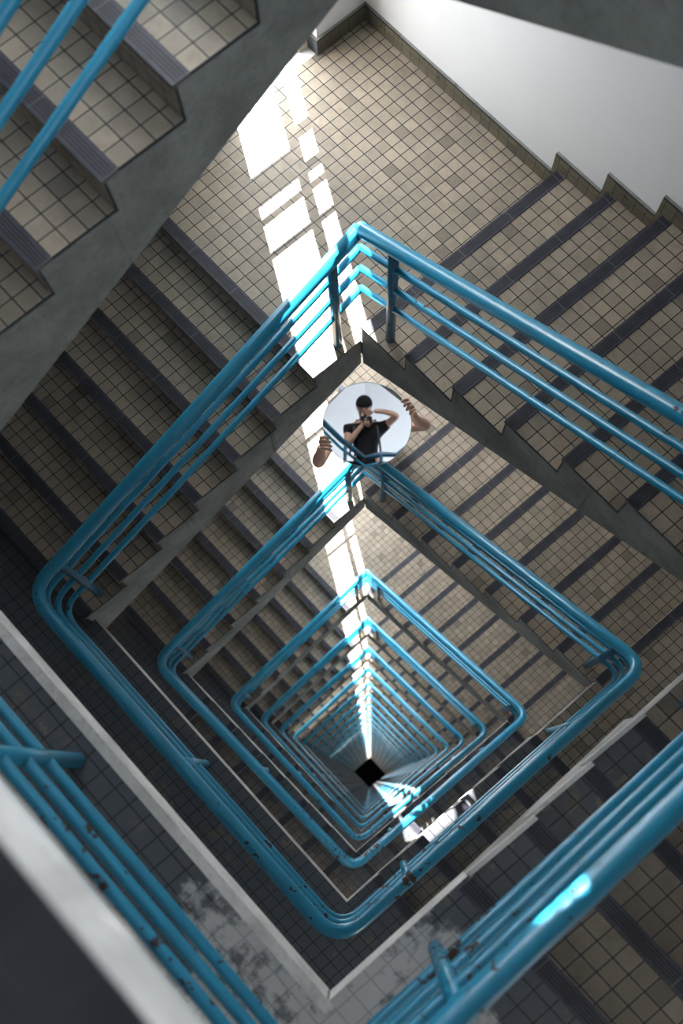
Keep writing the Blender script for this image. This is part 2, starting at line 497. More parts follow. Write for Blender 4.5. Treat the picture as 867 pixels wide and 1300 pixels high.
def build_landings(r, k, deep=False):
    out = []
    g = lambda c: ('tiny far-off landings near the dark centre' if deep else None)
    lab = lambda c: (LDEEP[c] if deep else LLAB[c].format(o=ORD[min(k, 6)]))
    p0 = r['UL'][0][0] - OV
    out.append(multi_slab([(XW, 0, -p0, 0, 'x1'), (XW, .0135, 0, YN, '')], None, r['T'], TH, 'window_landing', lab('T'), LMATS['T'], group=g('T'), uvo=(0, -p0 + .044)))
    pl = r['UL'][0][-1] - OV
    if r['LL'] is None:
        q = r['LR'][0][0] - OV
        rects = [(XW, 0, YS, -D, 'y1'), (XW, 0, -D, -pl, 'x1'), (0, WB, YS, -D, 'y1'), (WB, XE, YS, -D, 'y1'), (xe(q / 2), XE, -D, -D + q, 'x0')]
        out.append(multi_slab(rects, None, r['L'], TH, 'stair_landing', LLAB['W'].format(o=ORD[k]), LMATS['L'], uvo=(0, -D)))
    else:
        q = r['LL'][0][0] - OV
        rects = [(XW, 0, YS, -D, 'c'), (XW, 0, -D, -pl, 'x1'), (0, q, YS, -D, 'y1')]
        out.append(multi_slab(rects, (0, -D), r['L'], TH, 'stair_landing', lab('L'), LMATS['L'] if not deep else [M['tile_ll'], M['concrete_deep_shade']], group=g('L'), uvo=(0, -D)))
        pq = r['LL'][0][-1] - OV; q = r['LR'][0][0] - OV
        rects = [(min(pq, WB), XE, YS, -D, 'y1')]
        if q > .02: rects.append((xe(q / 2), XE, -D, -D + q, 'x0'))
        out.append(multi_slab(rects, (WB, -D), r['B'], TH, 'stair_landing', lab('B'), [M['tile_lr'], M['concrete_pale']] if not deep else [M['tile_ll'], M['concrete_deep_shade']], group=g('B'), uvo=(0, -D)))  # far-down bottom landings swap to darker tile and cement as painted shade
    pl = r['LR'][0][-1] - OV; q = r['UR'][0][0] - OV
    rects = [(WR, XE, -D + pl, 0, 'x0'), (WR, XE, 0, YN, '')]
    if q > .004: rects.append((WR - q, WR, 0, YN, 'y0'))
    out.append(multi_slab(rects, (WR, 0), r['R'], TH, 'stair_landing', lab('R'), LMATS['R'] if not deep else [M['tile'], M['concrete_deep_shade']], group=g('R'), uvo=(WR, 0)))
    return out

# ------------------------------------------------------------------ railing
def off(c, o=.07, oll=None):
    ol = oll if oll is not None else o
    e = .085 if ol > .08 else o * .8
    return {'T': (-o, o), 'L': (-o, -D - ol), 'B': (WB + e, -D - ol), 'R': (WR + e, o)}[c]
def rail_pts(r, drop, oll, hh=.86):
    d2 = drop; tz = .95
    if oll > .08: hh = .98; d2 = drop + (.09 if drop else 0); tz = 1.0
    c = lambda n, z: at(*off(n, .06, oll), z - drop)
    d1 = d2 - drop
    return [c('T', r['T'] + tz), c('L', r['L'] + hh - d1), c('B', r['B'] + hh - d1), c('R', r['R'] + hh - d1), c('T', r['Tn'] + .95)]
def along(pts, i, t): return pts[i] * (1 - t) + pts[i + 1] * t
def tread_z(spec, s, zdefault, zafter):
    P, z0, rr = spec
    if s < P[0]: return zdefault
    k = sum(1 for p in P if p - OV < s)
    return z0 - k * rr
HR, MR, PR = .0315, .0165, .0225
def build_railing(r, k, deep=False, oll=.07, label=None, group=None):
    root = empty('stair_railing', at(-.06, .07, r['Tn'])); base = root.location.copy()
    tag(root, label, 'railing', group)
    full = rail_pts(r, 0, oll)
    seg = 10 if not deep else 8
    mb = MB(); tube(mb, fillet(full, .14), HR, seg + 2); mb.build('handrail', M['blue'], root, base, smooth=True)
    for d in (.155, .345, .54):
        mb = MB(); tube(mb, fillet(rail_pts(r, d, oll), .12), MR, seg - 2); mb.build('mid_rail', M['blue'], root, base, smooth=True)
    spots = [(0, .075, 'UL'), (0, .905, 'UL'), (1, .50, 'LL'), (2, .20, 'LR'), (2, .76, 'LR'), (3, .07, 'UR'), (3, .91, 'UR')]
    L = {'UL': D, 'LL': WB, 'LR': D, 'UR': WR}
    for i, t, sd in spots:
        top = along(full, i, t)
        s = t * L[sd]
        if r[sd] is None: zb = r['L']
        else:
            zn = {'UL': r['T'], 'LL': r['L'], 'LR': r['B'], 'UR': r['R']}[sd]
            zb = tread_z(r[sd], s, zn, None)
        mb = MB(); tube(mb, [Vector((top.x, top.y, zb - .005)), Vector((top.x, top.y, top.z - .01))], PR, 10)
        mb.build('post', M['blue_post'] if sd in ('UL', 'UR') else M['blue'], root, base, smooth=True)
    return root

# ------------------------------------------------------------------ build the rings
RLAB = ['blue tubular railing nearest the camera, mostly running out of the frame',
        'largest complete blue tubular railing round the well, apex above the mirror',
        'blue tubular railing ring next inside the largest, apex just below the mirror',
        'third blue railing ring counted inwards, apex ringed by sunlight',
        'fourth blue railing ring counted inwards towards the dark centre',
        'fifth blue railing ring counted inwards towards the dark centre',
        'sixth blue railing ring counted inwards towards the dark centre']
def build_ring(r, k, detail=True, deep=False):
    objs = []
    for sd in ('UL', 'LL', 'LR', 'UR'):
        if r[sd] is None: continue
        objs.append(build_flight(sd, r[sd], r['T'], DEEP[sd] if deep else WHERE[sd].format(o=ORD[min(k, 6)]), detail,
                                 'tiny far-off flights near the dark centre' if deep else None))
    objs += build_landings(r, k, deep)
    objs.append(build_railing(r, k, deep, .09 if k == 0 else .07,
                label='far-off blue railing ring, one of the tiny ones round the dark centre' if deep else RLAB[k],
                group='tiny far-off railings near the dark centre' if deep else None))
    return objs
for k in range(5): build_ring(RINGS[k], k)
mid = build_ring(RINGS[5], 5)
for o in list(mid):
    c = copy_tree(o, -H)
    if o.name.startswith('stair_flight'):
        pass
    c['label'] = o['label'].replace('sixth turn', 'seventh turn').replace('fifth blue', 'sixth blue')
deep0 = build_ring(RINGS[7], 7, detail=False, deep=True)
for k in range(8, NR):
    for o in deep0: copy_tree(o, -H * (k - 7))

# top: landing the photographer stands on (a corner of it juts over the well) and the flight down from it
NT = 7; rT = (TOPZ - T0) / NT
topUR = (nos(WR - (NT - 1) * G, G, NT), TOPZ, rT)
build_flight('UR', topUR, T0, 'dark concrete-sided stair flight overhead crossing the top corner of the view', True, waist=.37)
EDGE = -1.64
multi_slab([(2.02, XE, -.9, 0, 'x0'), (WR - topUR[0][0] + OV, XE, 0, YN, '')], None, TOPZ, .16,
           'stair_landing', 'uppermost corner landing at the head of the overhead flight', LMATS['R'], uvo=(WR, 0))
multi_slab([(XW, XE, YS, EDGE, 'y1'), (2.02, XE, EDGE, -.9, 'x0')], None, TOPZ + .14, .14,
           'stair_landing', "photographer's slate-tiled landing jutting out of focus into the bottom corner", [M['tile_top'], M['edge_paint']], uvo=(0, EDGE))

# painted edge strips that the two uppermost lower-side slabs carry
def edge_strip(rects, z, parent_label, root_name='edge_strip'):
    mb = MB()
    for (x0, x1, y0, y1) in rects: box(mb, x0, x1, y0, y1, z, z + .004)
    return mb
for o in list(COL.objects):
    if o.get('label') == LLAB['W'].format(o='topmost'):
        mb = edge_strip([(0.0, WB + .03, -D - .030, -D + .002)], RINGS[0]['L'], '')
        e = mb.build('edge_strip', M['edge_paint'], o, o.location)
        e['label'] = 'rough whitish cement strip along the landing edge'
        o.data.materials[0] = M['tile_l0']; o.data.materials[1] = M['edge_paint']
    if o.get('label') == WHERE['LR'].format(o='topmost'):
        P, z0, rr = RINGS[0]['LR']
        mb = MB()
        for k in range(1, len(P)):
            hexa(mb, SIDES['LR'], P[k - 1] - OV, P[k] - .0, -.003, .012, z0 - k * rr - .02, z0 - k * rr + .007)
        e = mb.build('edge_strip', M['edge_paint'], o, o.location)
        e['label'] = 'whitish cement edge beside the treads'

# ------------------------------------------------------------------ walls, windows, skirting, floor, ceiling
ZTOP = 6.9
def struct(mb, name, mats):
    o = mb.build(name, mats); o['kind'] = 'structure'; return o
WO0, WO1 = .30, .93      # rough opening in the window wall
TS = [r['T'] for r in RINGS]
HW = [2.15, 2.53, 2.84, 3.9, 3.1] + [3.0] * (NR - 5)
mb = MB()
WX = XW - .15
box(mb, WX, XW, YS - .2, WO0, ZBOT - 1, ZTOP)
box(mb, WX, XW, WO1, YN + .2, ZBOT - 1, ZTOP)
# unseen opening added high up, sized to throw sun spots on the nearest handrail
VZ0, VZ1, VY0, VY1 = 5.96, 6.20, .485, .705
box(mb, WX, XW, WO0, WO1, VZ1, ZTOP)
box(mb, WX, XW, WO0, VY0, VZ0, VZ1); box(mb, WX, XW, VY1, WO1, VZ0, VZ1)
zprev = VZ0
for t, h in zip(TS, HW):
    box(mb, WX, XW, WO0, WO1, t + h, zprev)
    zprev = t
box(mb, WX, XW, WO0, WO1, ZBOT - 1, zprev)
struct(mb, 'wall_west', M['plaster'])
mb = MB(); box(mb, WX, XE + .2, YN, YN + .2, ZBOT - 1, ZTOP); struct(mb, 'wall_north', M['plaster'])
mb = MB(); box(mb, XE, XE + .2, YS, YN, ZBOT - 1, 4.9); struct(mb, 'wall_east', M['plaster'])
mb = MB(); box(mb, WX, XE + .2, YS - .2, YS, ZBOT - 1, ZTOP); struct(mb, 'wall_south', M['plaster'])
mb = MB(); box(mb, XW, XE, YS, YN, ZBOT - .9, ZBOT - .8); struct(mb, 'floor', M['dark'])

# pitched ceiling, the ridge running over the well
bm = bmesh.new()
vs = [bm.verts.new(at(x, y, 0)) for x, y in ((WX, YS - .2), (XE + .2, YS - .2), (XE + .2, YN + .2), (WX, YN + .2))]
bm.faces.new(vs)
rc = Vector((1.62, -1.47, 0)); rn = Vector((.725, .689, 0))
bmesh.ops.bisect_plane(bm, geom=bm.verts[:] + bm.edges[:] + bm.faces[:], plane_co=rc, plane_no=rn)
for v in bm.verts: v.co.z = 7.25 - .15 * abs((v.co - rc).dot(rn))
r_ = bmesh.ops.extrude_face_region(bm, geom=bm.faces[:])
for v in [e for e in r_['geom'] if isinstance(e, bmesh.types.BMVert)]: v.co.z += .15
bmesh.ops.recalc_face_normals(bm, faces=bm.faces)
me = bpy.data.meshes.new('ceiling'); bm.to_mesh(me); bm.free(); me.materials.append(M['plaster'])
ce = bpy.data.objects.new('ceiling', me); COL.objects.link(ce); ce['kind'] = 'structure'
for i, (x, y) in enumerate([(XE + .1, YS + .1), (XE + .1, -1.0), (XE + .1, YN - .1)]):
    mb = MB(); box(mb, x - .1, x + .1, y - .1, y + .1, 4.9, 6.75)
    struct(mb, 'trim_%d' % (i + 1), M['plaster'])

def window(t, h, idx):
    mb = MB()
    x0, x1 = XW - .13, XW - .08
    box(mb, x0, x1, WO0, .42, t, t + h)                 # fixed side panel
    box(mb, x0 - .02, x1 + .02, .86, WO1, t, t + h)     # jamb
    box(mb, x0, x1, .42, .86, t + h - .05, t + h)
    box(mb, x0, x1, .42, .86, t, t + .03)
    box(mb, x0, x0 + .03, .70, .745, t + .03, t + h - .05)
    box(mb, x0, x0 + .03, .42, .70, t + .49, t + .62)
    for z, w in ((.40, .04), (.60, .03)): box(mb, x0, x0 + .03, .745, .86, t + z, t + z + w)
    for z, w in ((.70, .018), (.875, .018)):
        box(mb, x0 + .01, x0 + .03, .42, .86, t + z, t + z + w)
    o = struct(mb, 'window_%d' % idx, M['wood'])
for i in range(NR): window(TS[i], HW[i], i + 1)
mb = MB()
for y in (.605, .65): box(mb, XW - .14, XW - .13, y, y + .012, VZ0, VZ1)
struct(mb, 'window_%d' % (NR + 1), M['wood'])  # not a real window: bars added in the unseen opening to split the beam

# stepped tile skirting with a cement cap on the window landings and the flights climbing from them
def skirt(k):
    mb = MB(); t = TS[k]; hs, th = .115, .014
    def seg(fn, s0, s1, z0, z1, cap=True):
        # face tiles
        hexa(mb, fn, s0, s1, 0, th, z0, z1, 1, 0)
        mb.face([fn(s0, th + .0005, z0), fn(s1, th + .0005, z0), fn(s1, th + .0005, z1 - .012), fn(s0, th + .0005, z1 - .012)], 0,
                [(s0, 0), (s1, 0), (s1, z1 - z0 - .012), (s0, z1 - z0 - .012)])
    north = lambda s, o, z: (s, YN - o, z)
    west = lambda s, o, z: (XW + o, s, z)
    seg(north, XW, .0, t, t + hs)
    if k > 0:
        P, z0, r = RINGS[k - 1]['UR']
        n = len(P)
        for j in range(n):
            z = t + (j + 1) * r
            seg(north, j * G - .03, (j + 1) * G - .03, z, z + hs)
            mb.face([(j * G - .03, YN - th, z - r), (j * G + .02, YN - th, z - r), (j * G + .02, YN - th, z), (j * G - .03, YN - th, z)], 0,
                    [(0, 0), (.05, 0), (.05, r), (0, r)])
    seg(west, WO1, YN, t, t + hs); seg(west, -.26, WO0, t, t + hs)
    hexa(mb, lambda s, o, z: (s, WO1 - o, z), XW - .07, XW + th, 0, th, t, t + hs, 1, 0)
    o = mb.build('baseboard_north_%d' % (k + 1), [M['skirt'], M['concrete']]); o['kind'] = 'structure'
for k in range(1, 5): skirt(k)

# ------------------------------------------------------------------ people
M['skin'] = plain_mat('skin', (.62, .37, .27), .5, nscale=30, namp=.12)
M['black_cloth'] = plain_mat('black_cotton', (.012, .012, .014), .95, nscale=25, spec=.2)
M['trousers'] = plain_mat('dark_denim', (.03, .035, .05), .9, nscale=40, spec=.2)
M['cap'] = plain_mat('black_cap_cloth', (.009, .009, .010), .95, nscale=40, spec=.2)
M['hair'] = plain_mat('dark_hair', (.02, .013, .010), .7, nscale=60)
M['black_plastic'] = plain_mat('black_plastic', (.012, .012, .013), .4)
M['glass'] = plain_mat('lens_glass', (.01, .012, .02), .05, spec=.8)
M['strap'] = plain_mat('grey_strap', (.05, .055, .065), .8)
M['mirror'] = plain_mat('mirror_silver', (.93, .94, .95), .0, metal=1.0)
M['mirror_edge'] = plain_mat('mirror_rim', (.75, .76, .76), .3)

def skin_mesh(name, V, E_, mats, parent, origin, root=0, lvl=2):
    """V: list of (pos, radius); grows one continuous surface round the edges"""
    me = bpy.data.meshes.new(name)
    me.from_pydata([Vector(p) - origin for p, r in V], E_, [])
    o = bpy.data.objects.new(name, me); COL.objects.link(o)
    sk = o.modifiers.new('skin', 'SKIN'); sk.use_smooth_shade = True
    if me.skin_vertices: lay = me.skin_vertices[0]
    else:
        bm = bmesh.new(); bm.from_mesh(me); bm.verts.layers.skin.verify(); bm.to_mesh(me); bm.free(); lay = me.skin_vertices[0]
    for i, (p, r) in enumerate(V):
        lay.data[i].radius = (r, r) if not isinstance(r, tuple) else r
        lay.data[i].use_root = (i == root)
    sb = o.modifiers.new('sub', 'SUBSURF'); sb.levels = lvl; sb.render_levels = lvl
    dg = bpy.context.evaluated_depsgraph_get()
    new = bpy.data.meshes.new_from_object(o.evaluated_get(dg))
    o.modifiers.clear(); o.data = new; bpy.data.meshes.remove(me)
    new.materials.clear(); new.materials.append(mats)
    for p in new.polygons: p.use_smooth = True
    o.parent = parent
    return o
def join_into(dst, srcs):
    bm = bmesh.new(); bm.from_mesh(dst.data)
    for s in srcs: bm.from_mesh(s.data)
    bm.to_mesh(dst.data); bm.free()
    for p in dst.data.polygons: p.use_smooth = True
    for s in srcs: bpy.data.objects.remove(s)
def blob(name, mat, c, ax, rad, parent, origin, seg=20, cut=None):
    """ellipsoid with axes ax (3 vectors) and radii; cut keeps only local z > cut"""
    bm = bmesh.new(); bmesh.ops.create_uvsphere(bm, u_segments=seg, v_segments=seg // 2 + 4, radius=1)
    if cut is not None:
        bmesh.ops.bisect_plane(bm, geom=bm.verts[:] + bm.edges[:] + bm.faces[:], plane_co=(0, 0, cut), plane_no=(0, 0, 1), clear_inner=True)
        es = [e for e in bm.edges if e.is_boundary]
        bmesh.ops.holes_fill(bm, edges=es)
    for v in bm.verts:
        v.co = Vector(c) - origin + ax[0] * v.co.x * rad[0] + ax[1] * v.co.y * rad[1] + ax[2] * v.co.z * rad[2]
    bmesh.ops.recalc_face_normals(bm, faces=bm.faces)
    me = bpy.data.meshes.new(name); bm.to_mesh(me); bm.free()
    for p in me.polygons: p.use_smooth = True
    me.materials.append(mat)
    o = bpy.data.objects.new(name, me); COL.objects.link(o); o.parent = parent
    return o
def fingers(kn, mid, tip, palm, wrist, thumb, origin, rf=.0088):
    """four bent fingers and a thumb as separate chains rooted in the palm"""
    out = []
    P = [Vector(p) for p in palm]
    for a, b, c, s in zip(kn, mid, tip, (1, 1.04, 1, .86)):
        a, b, c = Vector(a), Vector(b), Vector(c)
        V = [(P[0].lerp(a, .35), rf * 1.25 * s), (a, rf * 1.15 * s), (a.lerp(b, .55) + (b - a.lerp(c, .5)) * .25, rf * s), (b, rf * .98 * s), (b.lerp(c, .6), rf * .9 * s), (c, rf * .72 * s)]
        out.append(skin_mesh('finger', V, [(i, i + 1) for i in range(5)], M['skin'], None, origin, 0, 1))
    t0, t1 = Vector(thumb[0]), Vector(thumb[1])
    V = [(Vector(wrist).lerp(P[0], .5), rf * 1.5), (t0, rf * 1.25), (t0.lerp(t1, .6), rf * 1.1), (t1, rf * .85)]
    out.append(skin_mesh('finger', V, [(0, 1), (1, 2), (2, 3)], M['skin'], None, origin, 0, 1))
    return out
def face_bits(c, fwd, up, side, origin):
    """nose and ears added to a body"""
    out = [blob('nose', M['skin'], c + fwd * .102 - up * .01, (side, fwd, up), (.014, .022, .022), None, origin, 10)]
    for s in (1, -1): out.append(blob('ear', M['skin'], c + side * .078 * s - up * .005, (side, fwd, up), (.010, .018, .032), None, origin, 10))
    out.append(blob('chin', M['skin'], c + fwd * .06 - up * .085, (side, fwd, up), (.035, .035, .03), None, origin, 12))
    return out

UPV = Vector((0, 0, 1))
CCv = Vector((1.51765, -1.37563, 4.95423))     # where the photographer holds the camera
S_ = Vector((0.6844, 0.7290, 0.0)).normalized()   # to the photographer's side
E_B = Vector((0.7247, -0.6890, 0.0))              # from the well towards the bottom corner
def pc(s, e, u): return CCv + S_ * s + E_B * e + UPV * u

# ---- photographer leaning over the rail
org = pc(0, .62, -.96)
ph = empty('person', org); org = org.copy()
tag(ph, 'person in black cap and t-shirt photographing down the shaft, seen reflected in the round mirror', 'person')
V = [(pc(0, .50, -.06), .105),          # 0 pelvis
     (pc(0, .40, .06), .120), (pc(0, .27, .13), .130), (pc(0, .14, .19), .120),   # 1-3 spine
     (pc(-.01, .05, .21), .055),        # 4 neck
     (pc(-.02, -.04, .205), .078), (pc(-.02, -.11, .20), .088), (pc(-.02, -.17, .20), .070),   # 5-7 head
     (pc(.19, .14, .17), .055), (pc(.355, -.02, .10), .040), (pc(.20, -.075, .085), .031), (pc(.085, -.085, .080), .026), # 8-11 right arm
     (pc(-.20, .15, .16), .055), (pc(-.20, .26, -.03), .040), (pc(-.10, .13, .01), .031), (pc(-.035, .055, .03), .026),  # 12-15 left arm
     (pc(.10, .54, -.16), .085), (pc(.11, .50, -.50), .060), (pc(.11, .60, -.88), .042), (pc(.12, .50, -.925), .036), # 16-19
     (pc(-.10, .54, -.16), .085), (pc(-.11, .50, -.50), .060), (pc(-.11, .60, -.88), .042), (pc(-.12, .50, -.925), .036)]
Eg = [(0, 1), (1, 2), (2, 3), (3, 4), (4, 5), (5, 6), (6, 7), (3, 8), (8, 9), (9, 10), (10, 11), (3, 12), (12, 13), (13, 14), (14, 15),
      (0, 16), (16, 17), (17, 18), (18, 19), (0, 20), (20, 21), (21, 22), (22, 23)]
body = skin_mesh('body', V, Eg, M['skin'], ph, org)
hd = pc(-.02, -.10, .20); fw = -UPV; hu = -E_B
ex = face_bits(hd, fw, hu, S_, org)
# right hand on the camera top, left hand cradling the lens
r_w = pc(.085, -.085, .080)
for dst in (
    fingers([pc(.045, -.10 + .02 * i, .075) for i in range(4)], [pc(.02, -.105 + .022 * i, .055) for i in range(4)],
            [pc(.0, -.085 + .02 * i, .035) for i in range(4)], [pc(.065, -.085, .08)], r_w, (pc(.06, -.05, .09), pc(.03, -.03, .08)), org),
    fingers([pc(-.03 + .02 * i, .045, .012) for i in range(4)], [pc(-.02 + .017 * i, .022, .004) for i in range(4)],
            [pc(-.01 + .014 * i, .008, .018) for i in range(4)], [pc(-.03, .06, .025)], pc(-.045, .075, .02), (pc(-.05, .03, .03), pc(-.045, .005, .035)), org)):
    ex += dst
join_into(body, ex)
V2 = [(pc(0, .60, -.22), .165), (pc(0, .40, .06), .142), (pc(0, .27, .13), .152), (pc(0, .13, .19), .135), (pc(-.01, .08, .205), .075),
      (pc(.19, .14, .17), .072), (pc(.27, .065, .135), .062), (pc(-.20, .15, .16), .072), (pc(-.205, .21, .06), .062)]
skin_mesh('t_shirt', V2, [(0, 1), (1, 2), (2, 3), (3, 4), (3, 5), (5, 6), (3, 7), (7, 8)], M['black_cloth'], ph, org)
V3 = [(pc(0, .50, -.08), .138), (pc(.10, .54, -.18), .098), (pc(.11, .50, -.50), .076), (pc(.11, .60, -.90), .062),
      (pc(-.10, .54, -.18), .098), (pc(-.11, .50, -.50), .076), (pc(-.11, .60, -.90), .062)]
skin_mesh('trousers', V3, [(0, 1), (1, 2), (2, 3), (0, 4), (4, 5), (5, 6)], M['trousers'], ph, org)
cap = blob('cap', M['cap'], pc(-.02, -.125, .215), (S_, fw, hu), (.094, .112, .098), ph, org, 24, cut=-.12)
mb = MB(); tube(mb, [pc(.17, .40, .01), pc(.15, .25, .0), pc(.13, .12, .06), pc(.10, .06, .20)], .012, 8); mb.build('shoulder_strap', M['strap'], ph, org, smooth=True)
mb = MB(); tube(mb, [pc(-.18, .40, .01), pc(-.155, .25, .0), pc(-.13, .12, .06), pc(-.10, .06, .20)], .012, 8); mb.build('shoulder_strap', M['strap'], ph, org, smooth=True)
for s in (.12, -.12): blob('shoe', M['black_plastic'], pc(s, .56, -.925), (S_, E_B, UPV), (.045, .125, .034), ph, org, 14)

# ---- the camera in the photographer's hands
VF = Vector((-0.18935, 0.14347, -0.97137)); VR = Vector((0.68422, 0.72882, -0.02573)); VD = Vector((0.70426, -0.66951, -0.23617))
cb = empty('handheld_camera', CCv - VF * .06)
tag(cb, "black handheld camera in front of the capped photographer's face, lens down the shaft", 'camera')
o0 = cb.location.copy()
def vbox(name, mat, c, h, parent, bev=.008):
    bm = bmesh.new(); bmesh.ops.create_cube(bm, size=2)
    bmesh.ops.scale(bm, vec=h, verts=bm.verts)
    bmesh.ops.bevel(bm, geom=bm.edges[:], offset=bev, segments=3, affect='EDGES')
    for v in bm.verts: v.co = c + VR * v.co.x + VD * v.co.y + VF * v.co.z - o0
    me = bpy.data.meshes.new(name); bm.to_mesh(me); bm.free(); me.materials.append(mat)
    o = bpy.data.objects.new(name, me); COL.objects.link(o); o.parent = parent; return o
vbox('camera_body', M['black_plastic'], CCv - VF * .085, (.066, .042, .022), cb)
vbox('viewfinder_hump', M['black_plastic'], CCv - VF * .085 - VD * .05, (.022, .014, .020), cb, .005)
mb = MB(); tube(mb, [CCv - VF * .070, CCv - VF * .05, CCv - VF * .012], [.036, .034, .034], 24); mb.build('lens_barrel', M['black_plastic'], cb, o0, smooth=True)
mb = MB(); tube(mb, [CCv - VF * .012, CCv - VF * .0115], [.028, .028], 24); mb.build('front_glass', M['glass'], cb, o0, smooth=True)

# ---- the photographer's railing corner, seen in the mirror
rr = empty('stair_railing', at(1.86, -1.70, TOPZ + .14)); ro = rr.location.copy()
tag(rr, "photographer's own blue railing corner, dark and seen only in the mirror", 'railing')
zr = 4.83
path = [at(-.4, -1.70, zr), at(1.55, -1.70, zr), at(1.70, -1.68, zr), at(1.88, -1.66, zr), at(1.965, -1.50, zr), at(2.09, -1.37, zr), at(2.10, -.2, zr)]
mb = MB(); tube(mb, path, .031, 14); mb.build('handrail', M['blue_post'], rr, ro, smooth=True)  # dark post paint on this handrail stands in for its backlit shade
mb = MB(); tube(mb, [p - Vector((0, 0, .26)) - (Vector((0, 0, 0))) for p in path], .016, 10); mb.build('mid_rail', M['blue'], rr, ro, smooth=True)
for x, y in ((1.62, -1.70), (1.965, -1.50), (-.3, -1.70)):
    mb = MB(); tube(mb, [at(x, y, TOPZ + .14), at(x, y, zr)], .02, 10); mb.build('post', M['blue_post'], rr, ro, smooth=True)

# ---- round mirror held up in the well
mc = Vector((.1223, -.0773, -.85)); mn = Vector((.2316, -.2141, .949)).normalized()
ma = Vector((.6842, .7288, -.0257)); ma = (ma - mn * ma.dot(mn)).normalized(); mbv = mn.cross(ma)
mi = empty('round_mirror', mc - mn * .004)
tag(mi, 'round frameless mirror held up in the well, reflecting the photographer', 'mirror')
def disc(name, mat, r1, r2, z0, z1, n=72):
    bm = bmesh.new()
    lo = [bm.verts.new(ma * r1 * math.cos(2 * math.pi * i / n) + mbv * r2 * math.sin(2 * math.pi * i / n) + mn * z0) for i in range(n)]
    hi = [bm.verts.new(ma * r1 * math.cos(2 * math.pi * i / n) + mbv * r2 * math.sin(2 * math.pi * i / n) + mn * z1) for i in range(n)]
    bm.faces.new(hi); bm.faces.new(lo[::-1])
    for i in range(n): bm.faces.new([lo[i], lo[(i + 1) % n], hi[(i + 1) % n], hi[i]])
    bmesh.ops.recalc_face_normals(bm, faces=bm.faces)
    me = bpy.data.meshes.new(name); bm.to_mesh(me); bm.free(); me.materials.append(mat)
    o = bpy.data.objects.new(name, me); COL.objects.link(o); o.parent = mi; return o
disc('backing', M['mirror_edge'], .2455, .2325, -.003, .003)
g = disc('mirror_glass', M['mirror'], .2425, .2295, .003, .0055)

# ---- the helper below, arms raised with the mirror
F1, F2 = Vector((-.490, .335, -3.03)), Vector((-.355, .475, -3.03))
hp = empty('person', (F1 + F2) / 2); org = hp.location.copy()
tag(hp, 'person hidden behind the round mirror, bare forearms raised holding it up by the rim', 'person')
pel = Vector((-.285, .265, -2.12)); chest = Vector((-.085, .115, -1.66)); nk = Vector((-.045, .085, -1.52))
shR = Vector((.075, .215, -1.56)); elR = Vector((.272, .250, -1.215)); wrR = Vector((.2624, .150, -.905))
shL = Vector((-.175, -.035, -1.56)); elL = Vector((.008, -.362, -1.215)); wrL = Vector((.030, -.345, -.960))
paR = Vector((.236, .155, -.858)); paL = Vector((.024, -.332, -.914))
V = [(pel, .12), (pel.lerp(chest, .5), .115), (chest, .125), (nk, .052),
     (nk + Vector((.01, -.01, .07)), .078), (nk + Vector((.02, -.02, .15)), .088), (nk + Vector((.03, -.03, .215)), .068),
     (shR, .055), (elR, .038), (elR.lerp(wrR, .35), .040), (wrR, .025), (paR, .030),
     (shL, .055), (elL, .038), (elL.lerp(wrL, .35), .040), (wrL, .025), (paL, .030),
     (pel + Vector((.05, .07, -.08)), .085), (Vector((-.345, .405, -2.58)), .060), (F2 + Vector((-.01, .01, .08)), .042), (F2 + Vector((.05, -.05, .035)), .036),
     (pel + Vector((-.07, -.05, -.08)), .085), (Vector((-.430, .310, -2.58)), .060), (F1 + Vector((-.01, .01, .08)), .042), (F1 + Vector((.05, -.05, .035)), .036)]
Eg = [(0, 1), (1, 2), (2, 3), (3, 4), (4, 5), (5, 6), (2, 7), (7, 8), (8, 9), (9, 10), (10, 11), (2, 12), (12, 13), (13, 14), (14, 15), (15, 16),
      (0, 17), (17, 18), (18, 19), (19, 20), (0, 21), (21, 22), (22, 23), (23, 24)]
body = skin_mesh('body', V, Eg, M['skin'], hp, org)
hc = nk + Vector((.02, -.02, .13)); fwd = Vector((.68, -.65, .35)).normalized(); sdv = Vector((.68, .73, 0)).normalized(); upv = sdv.cross(fwd).normalized()
ex = face_bits(hc, fwd, upv, sdv, org)
ex += fingers([(.1786, .1735, -.8114), (.1994, .1717, -.8169), (.2198, .1733, -.8236), (.2432, .1692, -.8323)],
              [(.1722, .1455, -.7824), (.1978, .1449, -.7867), (.22, .1417, -.7928), (.2458, .1382, -.8041)],
              [(.1731, .1364, -.8015), (.1983, .1304, -.809), (.2218, .1242, -.8162), (.2503, .1228, -.8234)],
              [paR], wrR, ((.2117, .1613, -.8596), (.1899, .1456, -.8673)), org, .0098)
ex += fingers([(-.0061, -.3059, -.8744), (.0042, -.3218, -.8806), (.0216, -.3326, -.8893), (.0435, -.3386, -.8981)],
              [(.0167, -.2958, -.844), (.0365, -.3056, -.8489), (.0543, -.3166, -.8558), (.0696, -.3286, -.8664)],
              [(.0366, -.2828, -.8628), (.0589, -.2891, -.8697), (.0768, -.3002, -.8765), (.0886, -.3145, -.8826)],
              [paL], wrL, ((.0098, -.3077, -.9161), (.0303, -.2905, -.9167)), org, .0098)
join_into(body, ex)
V2 = [(pel, .135), (pel.lerp(chest, .5), .132), (chest, .142), (nk - Vector((0, 0, .02)), .07), (shR, .068), (shR.lerp(elR, .45), .058), (shL, .068), (shL.lerp(elL, .45), .058)]
skin_mesh('t_shirt', V2, [(0, 1), (1, 2), (2, 3), (2, 4), (4, 5), (2, 6), (6, 7)], M['black_cloth'], hp, org)
